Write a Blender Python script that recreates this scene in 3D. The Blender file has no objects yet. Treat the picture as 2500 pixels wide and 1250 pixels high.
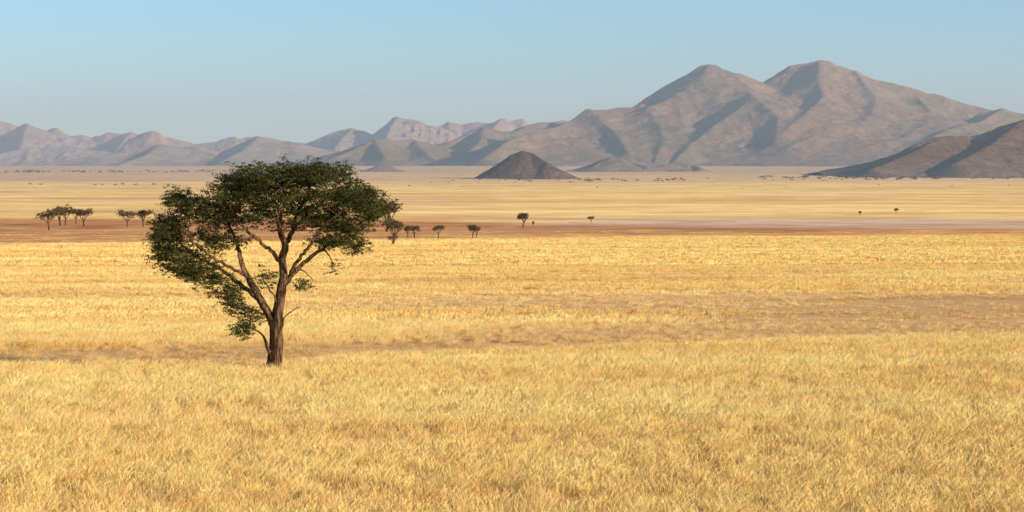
import bpy, math, random
import numpy as np
from mathutils import Vector
F=5013.0; EYE=7.5; HOR=425.0
rs=np.random.RandomState(7)
scene=bpy.context.scene
scene.view_settings.view_transform='Standard'
scene.view_settings.look='None'
scene.view_settings.exposure=0

# ------------------------------------------------------------ noise
LAT=rs.rand(512,512)
def vnoise(x,y,o=0):
    x=np.asarray(x,float)+o*17.31; y=np.asarray(y,float)+o*9.77
    xi=np.floor(x).astype(int); yi=np.floor(y).astype(int)
    fx=x-xi; fy=y-yi
    fx=fx*fx*fx*(fx*(fx*6-15)+10); fy=fy*fy*fy*(fy*(fy*6-15)+10)
    a=LAT[xi%512,yi%512]; b=LAT[(xi+1)%512,yi%512]; c=LAT[xi%512,(yi+1)%512]; d=LAT[(xi+1)%512,(yi+1)%512]
    return (a*(1-fx)+b*fx)*(1-fy)+(c*(1-fx)+d*fx)*fy
def fbm(x,y,oc=4,o=0,g=0.5):
    s=0;a=1;t=0
    for i in range(oc):
        s=s+a*vnoise(x*2**i,y*2**i,o+i*3); t+=a; a*=g
    return s/t
def ridged(x,y,oc=4,o=0):
    s=0;a=1;t=0
    for i in range(oc):
        s=s+a*(1-np.abs(2*vnoise(x*2**i,y*2**i,o+i*5)-1)); t+=a; a*=0.5
    return s/t
def sstep(a,b,x):
    t=np.clip((x-a)/(b-a),0,1); return t*t*(3-2*t)

# ------------------------------------------------------------ terrain profile (depth -> height)
_pd=np.array([-400,0,60,78,95,120,200,300,400,500,700,3500,8000,16000,32000],float)
_pz=np.array([0,0,0,0.05,-0.35,-0.9,-2.8,-5,-7,-8,-8.5,-8.5,40,50,60],float)
_ld=np.linspace(math.log(20),math.log(32000),3000)
_lz=np.interp(np.exp(_ld),_pd,_pz)
k=np.hanning(61);k/=k.sum()
_lz=np.convolve(np.pad(_lz,30,mode='edge'),k,mode='valid')
def gz(d):
    d=np.maximum(np.asarray(d,float),20.0)
    return np.interp(np.log(d),_ld,_lz)
_tab_py=HOR+(EYE-_lz)/np.exp(_ld)*F
def row(d):
    return np.interp(np.log(np.maximum(d,20.0)),_ld,_tab_py)
def depth(py):
    i=np.argmin(np.abs(_tab_py-py)); return float(np.exp(_ld[i]))
def ground_h(x,y):
    h=gz(y)
    amp=np.interp(y,[0,60,100,400,3000],[0.05,0.08,0.15,0.5,1.2])
    return h+(fbm(x/45.,y/30.,2,3)-0.5)*amp

# ------------------------------------------------------------ helpers
def mesh_np(name,verts,faces,smooth=True,mat=None,link=True):
    verts=np.asarray(verts,np.float32); faces=np.asarray(faces,np.int32)
    me=bpy.data.meshes.new(name)
    n=faces.shape[1]
    me.vertices.add(len(verts)); me.vertices.foreach_set('co',verts.ravel())
    me.loops.add(faces.size); me.loops.foreach_set('vertex_index',faces.ravel())
    me.polygons.add(len(faces))
    me.polygons.foreach_set('loop_start',np.arange(0,faces.size,n,dtype=np.int32))
    me.polygons.foreach_set('loop_total',np.full(len(faces),n,np.int32))
    me.update(calc_edges=True)
    me.polygons.foreach_set('use_smooth',np.full(len(faces),smooth,bool))
    ob=bpy.data.objects.new(name,me)
    if link: scene.collection.objects.link(ob)
    if mat: me.materials.append(mat)
    return ob
def add_col(me,name,col):
    a=me.color_attributes.new(name,'FLOAT_COLOR','POINT')
    c=np.ones((len(col),4),np.float32); c[:,:3]=col
    a.data.foreach_set('color',c.ravel())
def grid_faces(nr,nc):
    i=np.arange(nr*nc).reshape(nr,nc)
    return np.stack([i[:-1,:-1],i[:-1,1:],i[1:,1:],i[1:,:-1]],-1).reshape(-1,4)

def new_mat(name):
    m=bpy.data.materials.new(name); m.use_nodes=True
    nt=m.node_tree; nt.nodes.clear()
    out=nt.nodes.new('ShaderNodeOutputMaterial')
    return m,nt,out
def N(nt,t,**kw):
    n=nt.nodes.new(t)
    for k_,v in kw.items(): setattr(n,k_,v)
    return n
def noise_node(nt,vec,scale,detail=4,rough=0.55):
    n=N(nt,'ShaderNodeTexNoise'); n.inputs['Scale'].default_value=scale
    n.inputs['Detail'].default_value=detail; n.inputs['Roughness'].default_value=rough
    nt.links.new(vec,n.inputs['Vector']); return n
def mulcol(nt,a,b,fac=1.0):
    m=N(nt,'ShaderNodeMix',data_type='RGBA',blend_type='MULTIPLY'); m.inputs[0].default_value=fac
    nt.links.new(a,m.inputs[6]); nt.links.new(b,m.inputs[7]); return m.outputs[2]
def ramp(nt,fac,stops):
    r=N(nt,'ShaderNodeValToRGB'); e=r.color_ramp.elements
    while len(e)<len(stops): e.new(0.5)
    for i,(p,c) in enumerate(stops):
        e[i].position=p; e[i].color=(*c,1) if len(c)==3 else c
    nt.links.new(fac,r.inputs[0]); return r.outputs[0]
def stem_normal(nt,geo,amp,add=(.56,-.56,0),scale=3.0):
    va=N(nt,'ShaderNodeVectorMath',operation='ADD'); va.inputs[1].default_value=add
    nc=noise_node(nt,geo.outputs['Position'],scale,4,.7)
    vs=N(nt,'ShaderNodeVectorMath',operation='SUBTRACT'); vs.inputs[1].default_value=(.5,.5,.5); nt.links.new(nc.outputs['Color'],vs.inputs[0])
    vm=N(nt,'ShaderNodeVectorMath',operation='SCALE'); vm.inputs['Scale'].default_value=amp; nt.links.new(vs.outputs[0],vm.inputs[0])
    vb=N(nt,'ShaderNodeVectorMath',operation='ADD'); nt.links.new(va.outputs[0],vb.inputs[0]); nt.links.new(vm.outputs[0],vb.inputs[1])
    vn=N(nt,'ShaderNodeVectorMath',operation='NORMALIZE'); nt.links.new(vb.outputs[0],vn.inputs[0])
    return va,vn.outputs[0]

# ------------------------------------------------------------ sun / sky / camera
SUN_EL=math.radians(14.5); SAZ=math.radians(64)
sun_v=Vector((math.sin(SAZ)*math.cos(SUN_EL),-math.cos(SAZ)*math.cos(SUN_EL),math.sin(SUN_EL)))
L=bpy.data.lights.new('sun','SUN'); L.energy=5.0; L.angle=math.radians(0.5); L.color=(1.0,0.865,0.66)
lo=bpy.data.objects.new('sun',L); scene.collection.objects.link(lo)
lo.rotation_euler=sun_v.to_track_quat('Z','Y').to_euler(); lo.location=(60,-60,60)
w=bpy.data.worlds.new('World'); scene.world=w; w.use_nodes=True
nt=w.node_tree; nt.nodes.clear()
wo=N(nt,'ShaderNodeOutputWorld'); bg=N(nt,'ShaderNodeBackground'); sky=N(nt,'ShaderNodeTexSky',sky_type='NISHITA')
sky.sun_disc=False; sky.sun_elevation=SUN_EL; sky.sun_rotation=math.atan2(sun_v.x,sun_v.y)
sky.altitude=900; sky.air_density=1.0; sky.dust_density=0.4; sky.ozone_density=3.5
bg.inputs[1].default_value=0.15
tintn=N(nt,'ShaderNodeRGB'); tintn.outputs[0].default_value=(.91,1.12,1.24,1)
nt.links.new(mulcol(nt,sky.outputs[0],tintn.outputs[0]),bg.inputs[0]); nt.links.new(bg.outputs[0],wo.inputs[0])
cd=bpy.data.cameras.new('camera'); cam=bpy.data.objects.new('camera',cd); scene.collection.objects.link(cam)
cd.sensor_width=36; cd.lens=F/2500*36; cd.shift_y=-(625-HOR)/2500
cam.location=(0,0,EYE); cam.rotation_euler=(math.radians(90),0,0)
cd.clip_start=0.5; cd.clip_end=80000
scene.camera=cam

# ------------------------------------------------------------ ground colours
GOLD=np.array([.92,.65,.235]); PALE=np.array([.88,.63,.27]); SOIL=np.array([.46,.23,.12])
TAN=np.array([.68,.45,.235]); MAUVE=np.array([.60,.42,.28]); DUST_HAZE=np.array([.55,.40,.33])
def zones(x,y):
    """returns albedo, grass density for world position"""
    yy=np.maximum(y,20.)
    r=row(yy); px=1250+x/yy*F
    n1=fbm(x/38.,y/13.,4,11)-.5
    n2=fbm(x/9.,y/5.,3,23)-.5
    n3=fbm(x/70.,y/12.,4,41)-.5
    nl=fbm(x/300.,y/110.,4,31)-.5
    fn=np.where(yy<700,n1,nl)
    E=np.interp(px,[-300,0,650,1250,1900,2500,2900],[905,905,905,872,848,820,800])
    q=r+fn*np.interp(r,[430,500,600,800,1000],[2,10,16,40,60])
    col=np.broadcast_to(GOLD,x.shape+(3,)).copy()
    dens=np.ones(x.shape)
    def blend(c,wt):
        nonlocal col
        col=col*(1-wt[...,None])+c*wt[...,None]
    st=sstep(.0,.13,n3+.5*n1+0.25*n2)*sstep(E+15,E-25,q)*sstep(592,625,q)
    blend(TAN*.93,st*.75); dens=dens*(1-.5*st)
    ho=sstep(.13,.23,n2+.2*n1)*sstep(930,1000,r); blend(SOIL*1.3,ho*.3); dens=dens*(1-.32*ho)
    Tt=E-np.interp(px,[0,650,1250,2500],[38,40,55,95])
    th=sstep(E+4,E-10,q)*sstep(Tt-25,Tt+10,q)
    blend(TAN*.88,th*.92); dens=dens*(1-.7*th)
    th2=sstep(690,745,q)*sstep(850,815,q)*sstep(700,1150,px)*np.clip(.6+n1*2.2,0,1)
    blend(TAN*.92,th2*.85); dens=dens*(1-.55*th2)
    Lo=np.interp(px,[0,370,900,1300,2500],[599,594,584,580,573]); Up=np.interp(px,[0,300,900,1300,2500],[532,532,534,546,548])
    q2=r+nl*9+n2*5*(yy<900)
    so=sstep(Lo+4,Lo-5,q2)*sstep(Up-10,Up+10,q2)
    SO=SOIL*(1+ (n1+n2)[...,None]*.6)
    blend(SO,so*np.clip(.9+n2*1.2+nl,.5,1)); dens=dens*(1-sstep(Lo+4,Lo-3,q2)*sstep(Up-10,Up+6,q2)*.97)
    far=sstep(Up+6,Up-10,q2)
    blend(PALE,far)
    dens=dens*(1-far)
    dust_haze=sstep(950,1700,px)*sstep(Up-20,Up-4,q2)*sstep(Up+14,Up+3,q2)
    blend(DUST_HAZE,dust_haze*.8)  # airborne dust haze, painted into the ground colour
    s3=sstep(.0,.16,nl)*far*sstep(432,450,r)*(1-dust_haze)
    blend(TAN,s3*.6)
    gl=sstep(12,3,np.abs(q-491))*far; blend(TAN*.9,gl*.4)
    b1=sstep(447,440,r+nl*6)
    blend(MAUVE,b1*np.interp(px,[0,1000,2500],[.95,.75,.5]))
    b2=sstep(428,421,r+nl*5)
    blend(np.array([.55,.42,.285]),b2)
    return np.clip(col,0,1),dens

ys=np.concatenate([[-2000,-600,-200,-50,0,12],np.exp(np.linspace(math.log(22),math.log(32000),820))])
u=np.concatenate([[-8,-4,-2.2,-1.5],np.linspace(-1,1,430),[1.5,2.2,4,8]])
Yg,Ug=np.meshgrid(ys,u,indexing='ij')
Xg=Ug*(np.abs(Yg)*0.36+40)
Zg=ground_h(Xg,Yg)
gm,nt,out=new_mat('ground_grassland')
geo=N(nt,'ShaderNodeNewGeometry'); at=N(nt,'ShaderNodeAttribute',attribute_name='Col')
pos=geo.outputs['Position']
def stretched(sx,sy):
    m=N(nt,'ShaderNodeMapping'); m.inputs['Scale'].default_value=(sx,sy,1); nt.links.new(pos,m.inputs['Vector']); return m.outputs[0]
a1=noise_node(nt,pos,1.6,5,.7); a2=noise_node(nt,stretched(.05,.09),1.0,5,.6); a3=noise_node(nt,stretched(.006,.012),1.0,5,.6)
c=at.outputs['Color']
c=mulcol(nt,c,ramp(nt,a1.outputs[0],[(.3,(.70,.66,.61)),(.6,(1.08,1.08,1.08))]),.8)
c=mulcol(nt,c,ramp(nt,a2.outputs[0],[(.36,(.80,.72,.64)),(.55,(1.05,1.05,1.05))]),.9)
c=mulcol(nt,c,ramp(nt,a3.outputs[0],[(.38,(.80,.73,.66)),(.55,(1.05,1.05,1.05))]),.9)
va,vn=stem_normal(nt,geo,1.0)
nt.links.new(geo.outputs['Normal'],va.inputs[0])
d=N(nt,'ShaderNodeBsdfDiffuse'); nt.links.new(c,d.inputs[0]); nt.links.new(vn,d.inputs['Normal']); nt.links.new(d.outputs[0],out.inputs[0])
ground=mesh_np('ground',np.stack([Xg,Yg,Zg],-1).reshape(-1,3),grid_faces(*Xg.shape),True,gm)
colg,_=zones(Xg,Yg)
nr_=(sstep(130,95,Yg)*.32)[...,None]; colg=colg*(1-nr_)+np.array([.56,.34,.18])*nr_
add_col(ground.data,'Col',colg.reshape(-1,3))

# ------------------------------------------------------------ grass
grm,nt,out=new_mat('dry_grass')
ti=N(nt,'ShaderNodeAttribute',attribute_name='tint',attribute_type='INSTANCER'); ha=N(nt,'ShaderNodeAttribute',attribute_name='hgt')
c=mulcol(nt,ti.outputs['Color'],ramp(nt,ha.outputs['Fac'],[(0,(.68,.50,.37)),(.4,(.99,.94,.86)),(1,(1.1,1.12,1.22))]),1)  # occlusion painted dark at blade base; pale seed-head tips
geo=N(nt,'ShaderNodeNewGeometry')
va,vn=stem_normal(nt,geo,1.2,(.62,-.44,.30),9.0)
sc_=N(nt,'ShaderNodeVectorMath',operation='SCALE'); sc_.inputs['Scale'].default_value=.35; nt.links.new(geo.outputs['Normal'],sc_.inputs[0]); nt.links.new(sc_.outputs[0],va.inputs[0])
d=N(nt,'ShaderNodeBsdfDiffuse'); t=N(nt,'ShaderNodeBsdfTranslucent'); mx=N(nt,'ShaderNodeMixShader'); mx.inputs[0].default_value=.16
nt.links.new(vn,d.inputs['Normal'])
nt.links.new(c,d.inputs[0]); nt.links.new(c,t.inputs[0]); nt.links.new(d.outputs[0],mx.inputs[1]); nt.links.new(t.outputs[0],mx.inputs[2]); nt.links.new(mx.outputs[0],out.inputs[0])
def tuft(name,n,rad,h0,h1,wd,seed):
    r=np.random.RandomState(seed)
    a=r.rand(n)*6.283; rr=rad*np.sqrt(r.rand(n)); bx=rr*np.cos(a); by=rr*np.sin(a)
    h=h0+(h1-h0)*r.rand(n)**1.3
    la=r.rand(n)*6.283; lx=np.cos(la)*.36+.24; ly=np.sin(la)*.36
    fa=r.rand(n)*3.1416; wx=np.cos(fa)*wd/2; wy=np.sin(fa)*wd/2
    P=[];H=[]
    for k_,(f,wf,b) in enumerate([(0,1,0),(.55,.8,.35),(.85,1.3,.8),(1.0,.25,1.3)]):
        cx=bx+lx*h*b*1.1; cy=by+ly*h*b*1.1; cz=h*f*(1-.08*b)-0.03
        P.append(np.stack([cx-wx*wf,cy-wy*wf,cz],-1)); P.append(np.stack([cx+wx*wf,cy+wy*wf,cz],-1)); H+= [f,f]
    V=np.stack(P,1).reshape(-1,3)
    base=np.arange(n)[:,None,None]*8
    q=np.array([[0,1,3,2],[2,3,5,4],[4,5,7,6]])[None]
    ob=mesh_np(name,V,(base+q).reshape(-1,4),False,grm,link=False)
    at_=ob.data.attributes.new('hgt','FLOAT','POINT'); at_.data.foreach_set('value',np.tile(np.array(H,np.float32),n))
    return ob
def scatter(name,col,pts,rot,scl,tint):
    me=bpy.data.meshes.new(name); me.vertices.add(len(pts)); me.vertices.foreach_set('co',pts.astype(np.float32).ravel())
    a=me.attributes.new('rot','FLOAT_VECTOR','POINT'); a.data.foreach_set('vector',rot.astype(np.float32).ravel())
    a=me.attributes.new('scl','FLOAT_VECTOR','POINT'); a.data.foreach_set('vector',scl.astype(np.float32).ravel())
    add_col(me,'tint',tint)
    ob=bpy.data.objects.new(name,me); scene.collection.objects.link(ob)
    g=bpy.data.node_groups.new(name,'GeometryNodeTree')
    g.interface.new_socket('Geometry',in_out='INPUT',socket_type='NodeSocketGeometry')
    g.interface.new_socket('Geometry',in_out='OUTPUT',socket_type='NodeSocketGeometry')
    gi=g.nodes.new('NodeGroupInput'); go=g.nodes.new('NodeGroupOutput')
    ci=g.nodes.new('GeometryNodeCollectionInfo'); ci.inputs['Collection'].default_value=col
    ci.inputs['Separate Children'].default_value=True; ci.inputs['Reset Children'].default_value=True
    ip=g.nodes.new('GeometryNodeInstanceOnPoints'); ip.inputs['Pick Instance'].default_value=True
    r_=g.nodes.new('GeometryNodeInputNamedAttribute'); r_.data_type='FLOAT_VECTOR'; r_.inputs['Name'].default_value='rot'
    s_=g.nodes.new('GeometryNodeInputNamedAttribute'); s_.data_type='FLOAT_VECTOR'; s_.inputs['Name'].default_value='scl'
    e2=g.nodes.new('FunctionNodeEulerToRotation')
    g.links.new(gi.outputs[0],ip.inputs['Points']); g.links.new(ci.outputs[0],ip.inputs['Instance'])
    g.links.new(r_.outputs[0],e2.inputs[0]); g.links.new(e2.outputs[0],ip.inputs['Rotation'])
    g.links.new(s_.outputs[0],ip.inputs['Scale']); g.links.new(ip.outputs[0],go.inputs[0])
    m=ob.modifiers.new('scatter','NODES'); m.node_group=g
    return ob
def grass_layer(name,y0,y1,dpm,kind,hs):
    col=bpy.data.collections.new('grass_tufts_'+kind[0])
    for i in range(4): col.objects.link(tuft('grass_tuft',*kind[1:],seed=50+i))
    area=.3125*(y1**2-y0**2)+14*(y1-y0); n=int(area*dpm)
    yy=np.linspace(y0,y1,2000); cdf=np.cumsum(yy*.625+14); cdf/=cdf[-1]
    y=np.interp(rs.rand(n),cdf,yy); x=(rs.rand(n)*2-1)*(y*.3125+7)
    c_,dn=zones(x,y)
    cl=sstep(.26,.50,fbm(x/.7,y/.7,3,71)*.65+.35*fbm(x/3.1,y/2.2,3,77))
    keep=rs.rand(n)<dn*(.45+.55*cl)
    x=x[keep];y=y[keep];c_=c_[keep];dn=dn[keep];cl=cl[keep];n=len(x)
    z=ground_h(x,y)
    rot=np.zeros((n,3)); rot[:,2]=(rs.rand(n)-.5)*2.6; rot[:,0]=(rs.rand(n)-.5)*.25
    s=(.7+.6*rs.rand(n))*(.86+.2*cl)*hs*(.65+.35*dn); scl=np.stack([s*1.05,s*1.05,s*np.where(dn<.6,.75,1)],-1)
    band=sstep(.38,.58,fbm(x/45.,y/8.,4,57))
    band=1-(1-band)*np.interp(y,[60,100],[.45,1.0]); band=band[:,None]
    br=(.92+.18*rs.rand(n))[:,None]*(0.97+.13*(fbm(x/5.,y/4.,3,91))[:,None])*(.95+.08*band)
    warm=rs.rand(n)[:,None]
    G=c_*.42+.58*np.array([.99,.725,.28]); G=np.where(warm>.88,G*np.array([.80,.63,.5]),G)
    G=G*(1-(1-band)*np.array([.03,.08,.17]))
    return scatter(name,col,np.stack([x,y,z],-1),rot,scl,np.clip(G*br,0,.98))
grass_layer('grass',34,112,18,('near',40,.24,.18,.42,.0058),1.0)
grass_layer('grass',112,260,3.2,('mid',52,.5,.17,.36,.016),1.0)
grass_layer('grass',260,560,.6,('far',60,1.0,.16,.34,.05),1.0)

# ------------------------------------------------------------ mountains
def W(px,py,D): return ((px-1250)/F*D, D, EYE+(HOR-py)/F*D)
def mountain(name,ridges,x0,x1,y0,y1,res,slope,mat,seed,colr,col2,warp=60,wl=420,rough=14,kk=30.,asym=.4,gully=1.0,conc=.13,crests=1):
    nx=int((x1-x0)/res);ny=int((y1-y0)/res)
    Y,X=np.meshgrid(np.linspace(y0,y1,ny),np.linspace(x0,x1,nx),indexing='ij')
    wx=(fbm(X/wl,Y/wl,5,seed)-.5)*2*warp; wy=(fbm(X/wl,Y/wl,5,seed+40)-.5)*2*warp
    base=gz(Y)
    H=np.full(X.shape,-60.)
    Dm=np.full(X.shape,1e9); Dc=np.full(X.shape,1e9)
    for ri,rd in enumerate(ridges):
        P=[W(*p) for p in rd]
        HR=np.full(X.shape,-60.)
        for a,b in zip(P[:-1],P[1:]):
            dx,dy=b[0]-a[0],b[1]-a[1]; l2=dx*dx+dy*dy+1e-6
            t=np.clip(((X-a[0])*dx+(Y-a[1])*dy)/l2,0,1)
            d0=np.hypot(X-(a[0]+t*dx),Y-(a[1]+t*dy))
            f=np.clip(d0/160,0,1)
            XX=X+wx*f; YY=Y+wy*f
            t=np.clip(((XX-a[0])*dx+(YY-a[1])*dy)/l2,0,1)
            ex=XX-(a[0]+t*dx); ey=YY-(a[1]+t*dy)
            d=np.hypot(ex,ey)+1e-3
            z=a[2]+t*(b[2]-a[2]); h=np.maximum(z-base,8)
            sl=slope*(1-(asym if ri>=crests else 0)*ex/d)*(1.2 if ri<crests else 1)
            d=np.sqrt(d*d+60)-7.7
            HR=np.maximum(HR,h*((1+conc)*np.exp(-d*sl/h/(1+conc))-conc))
            Dm=np.minimum(Dm,d0)
            if ri<crests: Dc=np.minimum(Dc,d0)
        H=np.maximum(H,HR)+kk*.25*np.clip(1-np.abs(H-HR)/kk,0,1)**2*np.clip(np.minimum(H,HR)/60,0,1)*np.clip(Dc/350,0,1)
    up=np.clip(H/80,0,1)
    g=ridged(X/(wl*.8)+wx/400,Y/(wl*.8)+wy/400,5,seed+80)
    g2=ridged(X/(wl*.17),Y/(wl*.25),4,seed+60)
    H=H+((g-.62)*rough*2.6+(g2-.6)*rough*1.1*gully)*up*np.clip(.12+Dm/260,0,1)
    H=H+(fbm(X/(res*9),Y/(res*9),4,seed+90,.6)-.5)*rough*.6*up
    Z=base+np.where(H<2,(H-2)*.6-1.5,H-3.5*np.clip((12-H)/10,0,1))
    Z=np.maximum(Z,base-25)
    n=fbm(X/260.,Y/260.,4,seed+7); n2=fbm(X/50.,Y/50.,4,seed+17)
    wv=sstep(.38,.62,n)[...,None]
    C=np.array(colr)*(1-wv)+np.array(col2)*wv
    lowf=sstep(60,0,H)[...,None]*.6; C=C*(1-lowf)+np.array([.44,.33,.24])*lowf*min(1,np.mean(colr)/.2)+C*lowf*(1-min(1,np.mean(colr)/.2))
    C=C*(.82+.36*n2[...,None])
    ob=mesh_np(name,np.stack([X,Y,Z],-1).reshape(-1,3),grid_faces(ny,nx),True,mat)
    add_col(ob.data,'Col',np.clip(C,0,1).reshape(-1,3)); return ob
def rock_mat(name,scale,bumpd,contrast):
    m,nt,out=new_mat(name)
    geo=N(nt,'ShaderNodeNewGeometry'); at=N(nt,'ShaderNodeAttribute',attribute_name='Col')
    n=noise_node(nt,geo.outputs['Position'],scale,6,.65); n2=noise_node(nt,geo.outputs['Position'],scale*6,4,.65)
    c=mulcol(nt,at.outputs['Color'],ramp(nt,n.outputs[0],[(.3,(1-contrast,)*3),(.65,(1.1,1.1,1.1))]),1)
    c=mulcol(nt,c,ramp(nt,n2.outputs[0],[(.35,(1-contrast*.8,)*3),(.6,(1.08,)*3)]),1)
    b=N(nt,'ShaderNodeBump'); b.inputs['Distance'].default_value=bumpd; b.inputs['Strength'].default_value=.8; nt.links.new(n.outputs[0],b.inputs['Height'])
    d=N(nt,'ShaderNodeBsdfDiffuse'); nt.links.new(c,d.inputs[0]); nt.links.new(b.outputs[0],d.inputs['Normal']); nt.links.new(d.outputs[0],out.inputs[0])
    return m
RM=rock_mat('mountain_rock',.018,13,.24); RD=rock_mat('dark_rock',.06,8,.5)

PINK=(.42,.265,.17); OLIVE=(.365,.26,.16); FARP=(.46,.30,.22)
main=[
 [(1560,262,9400),(1600,245,9450),(1650,208,9500),(1690,175,9500),(1715,160,9500),(1730,157,9500),(1748,160,9500),(1775,175,9500),(1805,194,9500),(1850,207,9500),(1885,212,9550),(1905,196,9550),(1925,178,9550),(1933,160,9550),(1950,156,9550),(1970,154,9550),(2000,146,9550),(2022,149,9550),(2045,160,9550),(2085,172,9550),(2120,195,9500),(2160,215,9500),(2195,234,9450),(2215,236,9450),(2230,228,9400),(2270,237,9400),(2330,252,9400),(2385,266,9400),(2440,300,9400)],
 [(2370,300,9000),(2400,275,9000),(2445,265,9000),(2500,278,9000),(2560,288,9000),(2680,330,9000)],
 [(1600,250,9300),(1560,262,9050),(1510,262,8950),(1480,270,8900),(1435,275,8850),(1400,292,8750),(1350,312,8500),(1290,325,8300),(1240,345,8150),(1180,385,7900)],
 [(1730,160,9480),(1718,188,9300),(1680,215,9150),(1630,242,9000),(1585,262,8850)],
 [(1775,180,9450),(1830,218,9150),(1835,240,8850),(1800,268,8650),(1745,305,8450),(1690,352,8150),(1650,392,7900)],
 [(1835,240,8850),(1900,290,8450),(1890,350,8050)],
 [(2000,150,9500),(1998,190,9250),(2010,235,8950),(1960,290,8500),(1900,350,8100)],
 [(2085,175,9480),(2140,240,9050),(2130,290,8700),(2050,330,8400),(1920,375,7950)],
 [(2230,230,9380),(2270,270,9050),(2265,315,8650),(2200,350,8300),(2080,390,7900)],
 [(2445,265,9000),(2390,300,8650),(2310,322,8400),(2240,365,8100)],
 [(1560,262,9050),(1610,310,8600),(1620,350,8250),(1600,395,7900)],
 [(1435,275,8850),(1500,320,8450),(1530,370,8050)],
 [(1748,164,9480),(1775,215,9150),(1745,250,8950)],
]
mountain('mountain',main,-750,2900,7250,10600,6.0,.62,RM,101,PINK,OLIVE,warp=110,wl=560,rough=15,kk=60,asym=.38,crests=2)
mountain('foothills',[
 [(1400,300,9700),(1365,302,9600),(1320,298,9550),(1290,305,9500),(1260,322,9400),(1215,320,9400),(1180,311,9400),(1140,328,9300),(1100,345,9200),(1060,352,9200),(1010,341,9100),(975,343,9000),(915,340,8950),(870,362,8800),(825,380,8700),(780,402,8600)],
 [(1180,311,9400),(1170,350,8900),(1120,385,8400)],
 [(1010,341,9100),(1040,375,8600),(1080,402,8350)],[(915,340,8950),(940,385,8500)]],
 -1100,400,7900,10400,6.5,.46,RM,151,OLIVE,(.38,.28,.18),warp=80,wl=460,rough=10,kk=40)
mountain('rocky_range',[
 [(700,372,14300),(735,355,14300),(770,343,14200),(820,320,14200),(858,311,14200),(880,325,14200),(905,330,14100),(925,315,14000),(945,300,14000),(960,286,14000),(970,283,14000),(985,290,14000),(1010,298,14000),(1050,310,14100),(1080,305,14200),(1095,297,14200),(1125,304,14200),(1150,300,14200),(1200,300,14200),(1225,288,14200),(1245,296,14200),(1275,290,14200),(1292,305,14200),(1330,302,14200),(1375,294,14200),(1450,300,14300),(1540,262,14400),(1575,240,14400),(1600,240,14400),(1660,262,14400)],
 [(968,283,14000),(940,340,13400)],[(858,311,14200),(820,355,13500)],[(1225,288,14200),(1180,345,13400)]],
 -1800,1300,12600,15300,9,.8,RM,201,FARP,(.46,.32,.25),warp=120,wl=340,rough=38,kk=50)
mountain('hills',[
 [(60,410,10800),(160,392,11000),(230,378,11100),(300,374,11200),(350,358,11300),(390,352,11300),(430,362,11300),(480,356,11300),(520,372,11300),(560,352,11400),(600,336,11500),(632,332,11500),(665,345,11500),(700,344,11500),(735,362,11500),(790,388,11500),(840,405,11300)],
 [(632,332,11500),(600,362,11000),(540,395,10400)],[(390,352,11300),(360,378,10900),(290,402,10400)],[(700,344,11500),(720,375,11000)]],
 -3000,-800,9900,12600,9,.42,RM,251,(.49,.355,.25),(.43,.33,.24),warp=80,wl=480,rough=13,kk=40)
mountain('rocky_range',[
 [(-250,300,16500),(-120,280,16500),(-50,288,16500),(0,294,16500),(25,301,16500),(45,311,16500),(66,300,16500),(90,312,16500),(110,320,16500),(140,313,16500),(170,331,16500),(200,330,16500),(225,338,16500),(270,322,16500),(295,326,16500),(320,319,16500),(350,332,16500),(420,335,16500),(480,352,16500),(530,344,16500),(570,331,16500),(600,348,16500),(650,352,16500),(740,347,16500),(800,360,16500)],
 [(290,372,13900),(330,352,14000),(352,338,14000),(366,322,14000),(376,320,14000),(390,326,14000),(410,340,14000),(450,350,14000),(500,362,14000),(560,385,14000)],
 [(66,301,16500),(50,360,15000)],[(320,320,16500),(280,370,15000)],
 [(-150,350,14500),(0,372,14500),(80,358,14600),(180,360,14600),(260,372,14600)]],
 -5600,-1200,13000,18000,12,.85,RM,301,FARP,(.42,.32,.26),warp=120,wl=340,rough=38,kk=40,crests=2)
mountain('dark_hill',[
 [(2060,425,4500),(2110,410,4600),(2150,404,4600),(2195,380,4650),(2240,352,4700),(2285,334,4750),(2320,331,4800),(2365,333,4850),(2400,326,4850),(2450,307,4900),(2500,293,4900),(2600,262,4900),(2720,250,4900),(2900,330,4900)],
 [(2300,332,4780),(2230,372,4560),(2130,412,4350)],[(2500,293,4900),(2420,352,4600),(2330,400,4340)],[(2150,404,4600),(2110,420,4450)]],
 700,1750,4100,5400,3.2,.5,RM,351,(.22,.125,.078),(.25,.15,.095),warp=45,wl=240,rough=8,kk=25)
mountain('rocky_hill',[[(1258,374,4150),(1275,368,4150),(1296,373,4150)],[(1296,373,4150),(1335,398,4110)]],
 -150,220,3950,4400,1.5,.76,RD,401,(.15,.088,.058),(.19,.115,.075),warp=13,wl=70,rough=5.0,kk=6,asym=.1,conc=.65)
mountain('small_hill',[[(1455,403,5600),(1475,388,5650),(1490,384,5650),(1512,386,5650),(1540,397,5650),(1580,405,5600),(1640,399,5650),(1690,401,5650),(1710,410,5600)]],
 140,640,5350,5950,2.6,.5,RM,421,(.31,.205,.14),(.34,.225,.155),warp=18,wl=90,rough=6,kk=12,conc=.2)
mountain('small_hill',[[(905,410,5600),(925,404,5600),(950,405,5600),(970,413,5600)]],
 -470,-250,5400,5800,2.6,.42,RM,431,(.34,.24,.165),(.32,.22,.155),warp=12,wl=90,rough=4,kk=8,conc=.2)
mountain('small_hill',[[(545,406,8200),(562,398,8200),(580,406,8200)]],
 -1300,-1000,8000,8400,4,.5,RM,441,(.33,.24,.18),(.31,.22,.17),warp=12,wl=90,rough=3,kk=8,conc=.3)

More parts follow.
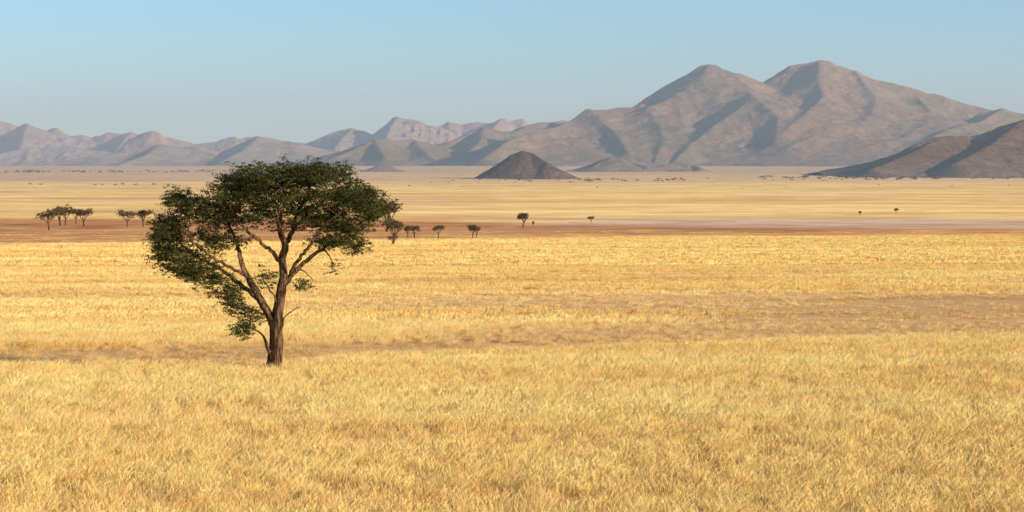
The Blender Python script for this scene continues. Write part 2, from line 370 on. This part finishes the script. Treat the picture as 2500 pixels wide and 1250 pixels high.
# ------------------------------------------------------------ trees
def bark_material():
    m,nt,out=new_mat('acacia_bark')
    tc=N(nt,'ShaderNodeTexCoord'); mp=N(nt,'ShaderNodeMapping'); mp.inputs['Scale'].default_value=(14,14,2.2)
    nt.links.new(tc.outputs['Object'],mp.inputs['Vector'])
    n=noise_node(nt,mp.outputs[0],1.0,6,.7)
    c=ramp(nt,n.outputs[0],[(.40,(.03,.017,.011)),(.5,(.15,.083,.043)),(.64,(.34,.20,.11))])
    b=N(nt,'ShaderNodeBump'); b.inputs['Distance'].default_value=.1; b.inputs['Strength'].default_value=1; nt.links.new(n.outputs[0],b.inputs['Height'])
    d=N(nt,'ShaderNodeBsdfDiffuse'); nt.links.new(c,d.inputs[0]); nt.links.new(b.outputs[0],d.inputs['Normal']); nt.links.new(d.outputs[0],out.inputs[0]); return m
def leaf_material():
    m,nt,out=new_mat('acacia_leaves')
    at=N(nt,'ShaderNodeAttribute',attribute_name='Col')
    d=N(nt,'ShaderNodeBsdfDiffuse'); t=N(nt,'ShaderNodeBsdfTranslucent'); mx=N(nt,'ShaderNodeMixShader'); mx.inputs[0].default_value=.2
    nt.links.new(at.outputs['Color'],d.inputs[0]); nt.links.new(at.outputs['Color'],t.inputs[0])
    nt.links.new(d.outputs[0],mx.inputs[1]); nt.links.new(t.outputs[0],mx.inputs[2]); nt.links.new(mx.outputs[0],out.inputs[0]); return m
BARK=bark_material(); LEAF=leaf_material()
def tubes(chains,sides=7):
    V=[];Fc=[];o=0
    for P,R in chains:
        P=np.array(P);R=np.array(R);n=len(P)
        if n<2: continue
        T=np.gradient(P,axis=0); T/=np.linalg.norm(T,axis=1)[:,None]+1e-9
        ref=np.array([0.31,.95,.05]); A=np.cross(T,ref); A/=np.linalg.norm(A,axis=1)[:,None]+1e-9; B=np.cross(T,A)
        s=sides if R[0]<.08 else 18
        th=np.arange(s)/s*6.2832
        rr=R[:,None]*np.ones(s)
        if R[0]>=.08: rr=rr*(1+.15*np.sin(th*3+P[:,2:3]*.9)+.09*np.sin(th*7-P[:,2:3]*2.1))
        ring=P[:,None]+rr[...,None]*(np.cos(th)[None,:,None]*A[:,None]+np.sin(th)[None,:,None]*B[:,None])
        V.append(ring.reshape(-1,3))
        i=np.arange(n*s).reshape(n,s); j=np.roll(i,-1,axis=1)
        Fc.append(np.stack([i[:-1],j[:-1],j[1:],i[1:]],-1).reshape(-1,4)+o); o+=n*s
    return np.concatenate(V),np.concatenate(Fc)
def densify(P,R,step,jit,r):
    P=np.array(P,float);R=np.array(R,float); out=[P[0]];rad=[R[0]]
    for i in range(len(P)-1):
        p0=P[max(i-1,0)];p1=P[i];p2=P[i+1];p3=P[min(i+2,len(P)-1)]
        n=max(2,int(np.linalg.norm(p2-p1)/step))
        for k_ in range(1,n+1):
            t=k_/n
            q=.5*((2*p1)+(-p0+p2)*t+(2*p0-5*p1+4*p2-p3)*t*t+(-p0+3*p1-3*p2+p3)*t**3)
            out.append(q+(r.randn(3)*jit if k_<n else 0)); rad.append(R[i]*(1-t)+R[i+1]*t)
    return out,rad
def grow(skel,attr,step,kill,infl,r,tip=.006,iters=70,jit=.02,pw=2.3):
    nodes=[];par=[];rmin=[]
    for li,(P,R) in enumerate(skel):
        pts,rad=densify(P,R,step,jit if li else jit*.3,r)
        if li==0: last=-1; start=0
        else:
            A=np.array(nodes); last=int(np.argmin(((A-pts[0])**2).sum(1))); start=1
        for q,ra in list(zip(pts,rad))[start:]:
            nodes.append(q);par.append(last);rmin.append(ra);last=len(nodes)-1
    nodes=[np.array(q,float) for q in nodes]
    act=np.ones(len(attr),bool)
    for it in range(iters):
        A=np.array(nodes); idx=np.where(act)[0]
        if len(idx)==0: break
        d2=((attr[idx][:,None]-A[None])**2).sum(2); ne=d2.argmin(1); dm=np.sqrt(d2.min(1))
        act[idx[dm<kill]]=False
        ok=(dm>=kill)&(dm<infl)
        if not ok.any(): break
        new={}
        for a_,n_ in zip(idx[ok],ne[ok]): 
            v=attr[a_]-A[n_]; new.setdefault(n_,[]).append(v/np.linalg.norm(v))
        add=0
        for n_,vs_ in new.items():
            v=np.mean(vs_,0)+r.randn(3)*.16; v/=np.linalg.norm(v)+1e-9
            q=A[n_]+v*step
            if ((A-q)**2).sum(1).min()<(step*.35)**2: continue
            nodes.append(q);par.append(n_);rmin.append(0);add+=1
        if add==0: break
    n=len(nodes); P=np.array(nodes); ch=[[] for _ in range(n)]
    for i,p in enumerate(par):
        if p>=0: ch[p].append(i)
    s=np.zeros(n)
    for i in range(n-1,-1,-1):
        if not ch[i]: s[i]=tip**pw
        else: s[i]=sum(s[c_] for c_ in ch[i])
    R=s**(1/pw)
    rm=np.array(rmin); R=np.where(rm>0,np.maximum(rm,np.minimum(R,rm*1.15)),np.minimum(R,.035))
    for i in range(n):
        if par[i]>=0: R[i]=min(R[i],R[par[i]])
    chains=[];stack=[(0,None)]
    while stack:
        i,p=stack.pop(); pts=[];ra=[]
        if p is not None: pts.append(P[p]);ra.append(min(R[i]*1.15,R[p]))
        while True:
            pts.append(P[i]);ra.append(R[i])
            if not ch[i]: break
            cs=sorted(ch[i],key=lambda c_:-R[c_])
            for c_ in cs[1:]: stack.append((c_,i))
            i=cs[0]
        chains.append((pts,ra))
    return chains,P
def leaves(cent,nper,sh,sv,size,r,cols,outc=None):
    n=len(cent)*nper
    C=np.repeat(cent,nper,axis=0)
    nsub=max(2,nper//9)
    sub=r.randn(len(cent),nsub,3)*np.array([sh,sh,sv])
    pick=r.randint(0,nsub,n); ci=np.repeat(np.arange(len(cent)),nper)
    P=C+sub[ci,pick]*1.0+r.randn(n,3)*np.array([sh,sh,sv])*.38
    a=r.randn(n,3); a/=np.linalg.norm(a,axis=1)[:,None]
    up=np.array([0,0,1.])+r.randn(n,3)*.75; b=np.cross(a,up); b/=np.linalg.norm(b,axis=1)[:,None]+1e-9
    a=np.cross(b,up); a/=np.linalg.norm(a,axis=1)[:,None]+1e-9
    s=size*(.6+.8*r.rand(n))[:,None]
    V=np.stack([P-a*s,P+b*s*.42,P+a*s,P-b*s*.42],1).reshape(-1,3)
    Fc=np.arange(n*4).reshape(-1,4)
    cc=(cols[0]+(cols[1]-cols[0])*r.rand(len(cent))[:,None])[ci]*(.7+.6*r.rand(n))[:,None]
    return V,Fc,np.repeat(cc,4,axis=0)
def build_tree(name,loc,skel,attr,step,kill,infl,nper,sh,sv,size,seed,cols,tip,jit,sides=5,rotz=0):
    r=np.random.RandomState(seed)
    chains,P=grow(skel,attr,step,kill,infl,r,tip=tip,jit=jit)
    e=bpy.data.objects.new(name,None); scene.collection.objects.link(e); e.location=loc; e.rotation_euler=(0,0,rotz)
    V,Fc=tubes(chains,sides); b=mesh_np('trunk_and_branches',V,Fc,True,BARK); b.parent=e
    V,Fc,C=leaves(attr,nper,sh,sv,size,r,cols); l=mesh_np('foliage',V,Fc,False,LEAF); add_col(l.data,'Col',C); l.parent=e
    return e
TD=78.0; TX=(672-1250)/F*TD; TZ=float(ground_h(np.array([TX]),np.array([TD]))[0])
def T(px,py,dy): return ((px-672)/F*(TD+dy),dy,(EYE+(HOR-py)/F*(TD+dy))-TZ)
def limb(*pts): return [T(p[0],p[1],p[2]) for p in pts],[p[3] for p in pts]
skel=[
 limb((670,925,0,.34),(671,903,0,.29),(673,880,0,.262),(676,840,0,.25),(674,800,0,.235),(680,750,.05,.18),(685,710,.1,.17),(691,670,.1,.152),(687,632,.05,.135),(695,600,.1,.12),(684,560,-.2,.09),(687,520,-.4,.068),(668,480,-.6,.045),(640,435,-.8,.025)),
 limb((695,600,.1,.095),(712,565,.3,.08),(720,525,.6,.065),(742,480,.9,.045),(765,425,1.0,.025)),
 limb((712,565,.3,.06),(745,530,-.3,.055),(792,495,-.8,.045),(835,445,-1,.025)),
 limb((690,650,.1,.08),(662,612,-.3,.065),(630,582,-.7,.05),(592,545,-1,.04),(560,490,-1.2,.025)),
 limb((684,715,.1,.10),(706,675,.3,.09),(745,637,.5,.075),(788,602,.7,.06),(840,582,.9,.045),(892,548,1,.025)),
 limb((702,680,.25,.075),(726,640,-.3,.065),(760,602,-.8,.055),(790,562,-1,.045),(845,515,-1.3,.025)),
 limb((674,802,0,.16),(658,772,0,.145),(641,740,-.05,.135),(622,705,-.1,.125),(603,672,-.1,.105),(589,640,-.1,.09),(580,605,0,.068),(562,560,.3,.045),(530,505,.5,.025)),
 limb((648,752,0,.1),(618,722,.3,.085),(580,690,.5,.075),(538,660,.6,.06),(490,635,.7,.05),(440,600,.8,.04),(405,548,.8,.025)),
 limb((605,675,-.1,.07),(560,650,-.5,.06),(510,618,-.8,.05),(462,570,-.9,.04),(440,490,-.9,.025)),
 limb((660,865,-.15,.075),(652,838,-.18,.06),(640,815,-.25,.035),(605,795,-.3,.02)),
 limb((684,812,-.1,.045),(692,785,-.15,.035),(706,765,-.2,.022),(736,748,-.3,.012)),
 limb((655,770,0,.05),(625,757,-.2,.04),(590,742,-.3,.03),(562,728,-.3,.02)),
 limb((688,632,0,.05),(700,590,-.7,.05),(690,540,-1.3,.04),(700,470,-1.8,.02)),
 limb((720,525,.6,.05),(690,480,1.3,.04),(660,430,1.7,.02)),
 limb((722,662,.35,.03),(745,665,.2,.02),(765,685,.1,.012)),
 limb((680,745,0,.04),(660,705,-.4,.03),(640,675,-.5,.02)),
 limb((780,606,.7,.04),(800,625,.6,.025),(808,650,.6,.012)),
 limb((840,582,.9,.04),(862,600,.8,.025),(868,622,.8,.012)),
]
ell=[(660,428,122,34,2.3,320),(778,420,92,30,2.1,250),(585,462,80,38,2.3,230),(870,478,68,38,1.9,240),(740,480,145,36,2.5,290),(910,508,34,34,1.4,85),
 (436,482,38,28,1.3,75),(480,508,52,34,1.5,105),(540,510,52,38,1.7,130),(412,555,50,44,1.4,150),(396,602,34,46,1.3,105),(450,630,58,46,1.5,150),(497,664,62,34,1.3,125),
 (520,580,52,40,1.3,95),(620,518,80,34,1.8,110),(835,548,72,36,1.5,160),(805,586,64,18,1.1,65),(572,735,30,30,.6,46),
 (612,765,28,24,.6,28),(596,798,30,20,.5,34),(650,672,28,20,.5,20),(742,690,22,18,.4,14),(548,700,40,24,.7,50),(808,645,9,18,.3,6),(874,602,26,24,.5,32),(770,525,78,34,1.7,95),(700,535,70,26,1.5,36),(590,575,40,18,.9,18)]
r=np.random.RandomState(5); at_=[]
for cx,cy,rx,ry,rd,n in ell:
    v=r.randn(n,3); v/=np.linalg.norm(v,axis=1)[:,None]; v*=(r.rand(n)**(1/2.2))[:,None]
    for a_,b_,c_ in v:
        at_.append(T(cx+a_*rx*1.03,cy+5-c_*ry+6*r.randn(),b_*rd))
attr=np.array(at_)
build_tree('acacia_tree',(TX,TD,TZ),skel,attr,.13,.17,4.0,48,.15,.055,.041,3,
   (np.array([.040,.052,.016]),np.array([.135,.135,.038])),.0055,.022,5)

def small_tree(px,py,h,wd,seed,style='umbrella'):
    D=depth(py); s=D/F; H=h*s; Wd=wd*s; x=(px-1250)/F*D; r=np.random.RandomState(seed)
    z=float(ground_h(np.array([x]),np.array([D]))[0])
    tr=max(.09,H*.028)
    ln=(r.rand()-.5)*.12*H
    skel=[([(0,0,-.3),(ln*.3,0,H*.18),(ln,0,H*.36),(ln*.6,0,H*.7)],[tr*1.2,tr,tr*.8,tr*.3])]
    nl=4
    for i in range(nl):
        a=i/nl*6.28+r.rand(); q=Wd*.33
        skel.append(([(ln*.6,0,H*(.2+.1*r.rand())),(ln+q*.5*math.cos(a),q*.5*math.sin(a),H*.48),(ln+q*math.cos(a),q*math.sin(a),H*.7)],[tr*.55,tr*.45,tr*.25]))
    nlobe=7; pts=[]
    for i in range(nlobe):
        a=i/nlobe*6.28+r.rand()*.7; q=Wd*(.14+.18*r.rand()); cz=H*(.60+.18*r.rand()); rx=Wd*(.18+.07*r.rand()); rz=H*(.13+.07*r.rand())
        n=int(30)
        v=r.randn(n,3); v/=np.linalg.norm(v,axis=1)[:,None]; v*=(r.rand(n)**.4)[:,None]
        pts.append(v*np.array([rx,rx,rz])+np.array([q*math.cos(a),q*math.sin(a),cz]))
    attr=np.concatenate(pts)
    attr=attr[attr[:,2]<H*.97]
    build_tree('acacia_tree',(x,D,z),skel,attr,H*.06,H*.07,H,18,H*.03,H*.018,H*.026,seed,
      (np.array([.13,.11,.058]),np.array([.28,.205,.105])),H*.0035,H*.006,4)
for i,(px,py,h,wd) in enumerate([(120,561,58,66),(147,552,54,36),(160,550,54,52),(205,553,49,58),(186,547,44,34),
    (311,554,46,64),(350,554,51,44),(945,566,92,82),(962,597,72,70),(958,598,26,36),(996,582,34,28),(1012,581,34,36),(1071,582,35,34),(1154,581,38,40),(1163,580,30,24),
    (1277,557,44,34),(1302,552,14,8),(1443,544,20,24),(2100,526,13,10),(2188,522,16,13),(742,560,60,85),(800,565,50,60)]):
    small_tree(px,py,h,wd,600+i)

r=np.random.RandomState(77); P=[]; S=[]
def shr(n,px0,px1,py0,py1,s0,s1):
    for _ in range(n):
        px=r.uniform(px0,px1); py=r.uniform(py0,py1); D=depth(py)*(1+.01*r.randn()); P.append(((px-1250)/F*D,D)); S.append(r.uniform(s0,s1)*D/F)
shr(90,-100,560,418,422,3,6)
shr(26,1400,1680,438,444,4,7); shr(70,1850,2560,430,440,4,8); shr(14,1100,1450,439,446,3,6)
shr(20,880,2500,430,447,2,4); shr(10,-50,450,449,453,3,6); shr(9,900,2500,452,462,2,4); shr(40,2050,2560,430,437,5,8)
P=np.array(P);S=np.array(S); z=ground_h(P[:,0],P[:,1])
n=len(P); m=26
off=r.randn(n,m,3)*np.array([.45,.45,.16])+np.array([0,0,.36]); off[...,2]=np.abs(off[...,2])
C=np.stack([P[:,0],P[:,1],z],-1)[:,None]+off*S[:,None,None]
C=C.reshape(-1,3); a=r.randn(len(C),3);a/=np.linalg.norm(a,axis=1)[:,None]; b=np.cross(a,r.randn(len(C),3)); b/=np.linalg.norm(b,axis=1)[:,None]
s=(np.repeat(S,m)*.2*(.6+.8*r.rand(len(C))))[:,None]
V=np.stack([C-a*s,C+b*s,C+a*s,C-b*s],1).reshape(-1,3)
ob=mesh_np('distant_shrubs',V,np.arange(len(V)).reshape(-1,4),False,LEAF)
cc=np.array([.15,.135,.085])*(.7+.8*r.rand(len(C)))[:,None]; add_col(ob.data,'Col',np.repeat(cc,4,axis=0))

# ------------------------------------------------------------ haze (real scattering volume over the plain)
hm,nt,out=new_mat('haze')
vs_=N(nt,'ShaderNodeVolumeScatter'); vs_.inputs['Color'].default_value=(.82,.92,.98,1); vs_.inputs['Density'].default_value=6.6e-5
nt.links.new(vs_.outputs[0],out.inputs['Volume'])
y0=700; zt=800
bx=[(-14000,y0,-150),(14000,y0,-150),(14000,24000,-150),(-14000,24000,-150),(-14000,y0,zt),(14000,y0,zt),(14000,24000,zt),(-14000,24000,zt)]
hz=mesh_np('haze',bx,[[0,3,2,1],[4,5,6,7],[0,1,5,4],[1,2,6,5],[2,3,7,6],[3,0,4,7]],False,hm)
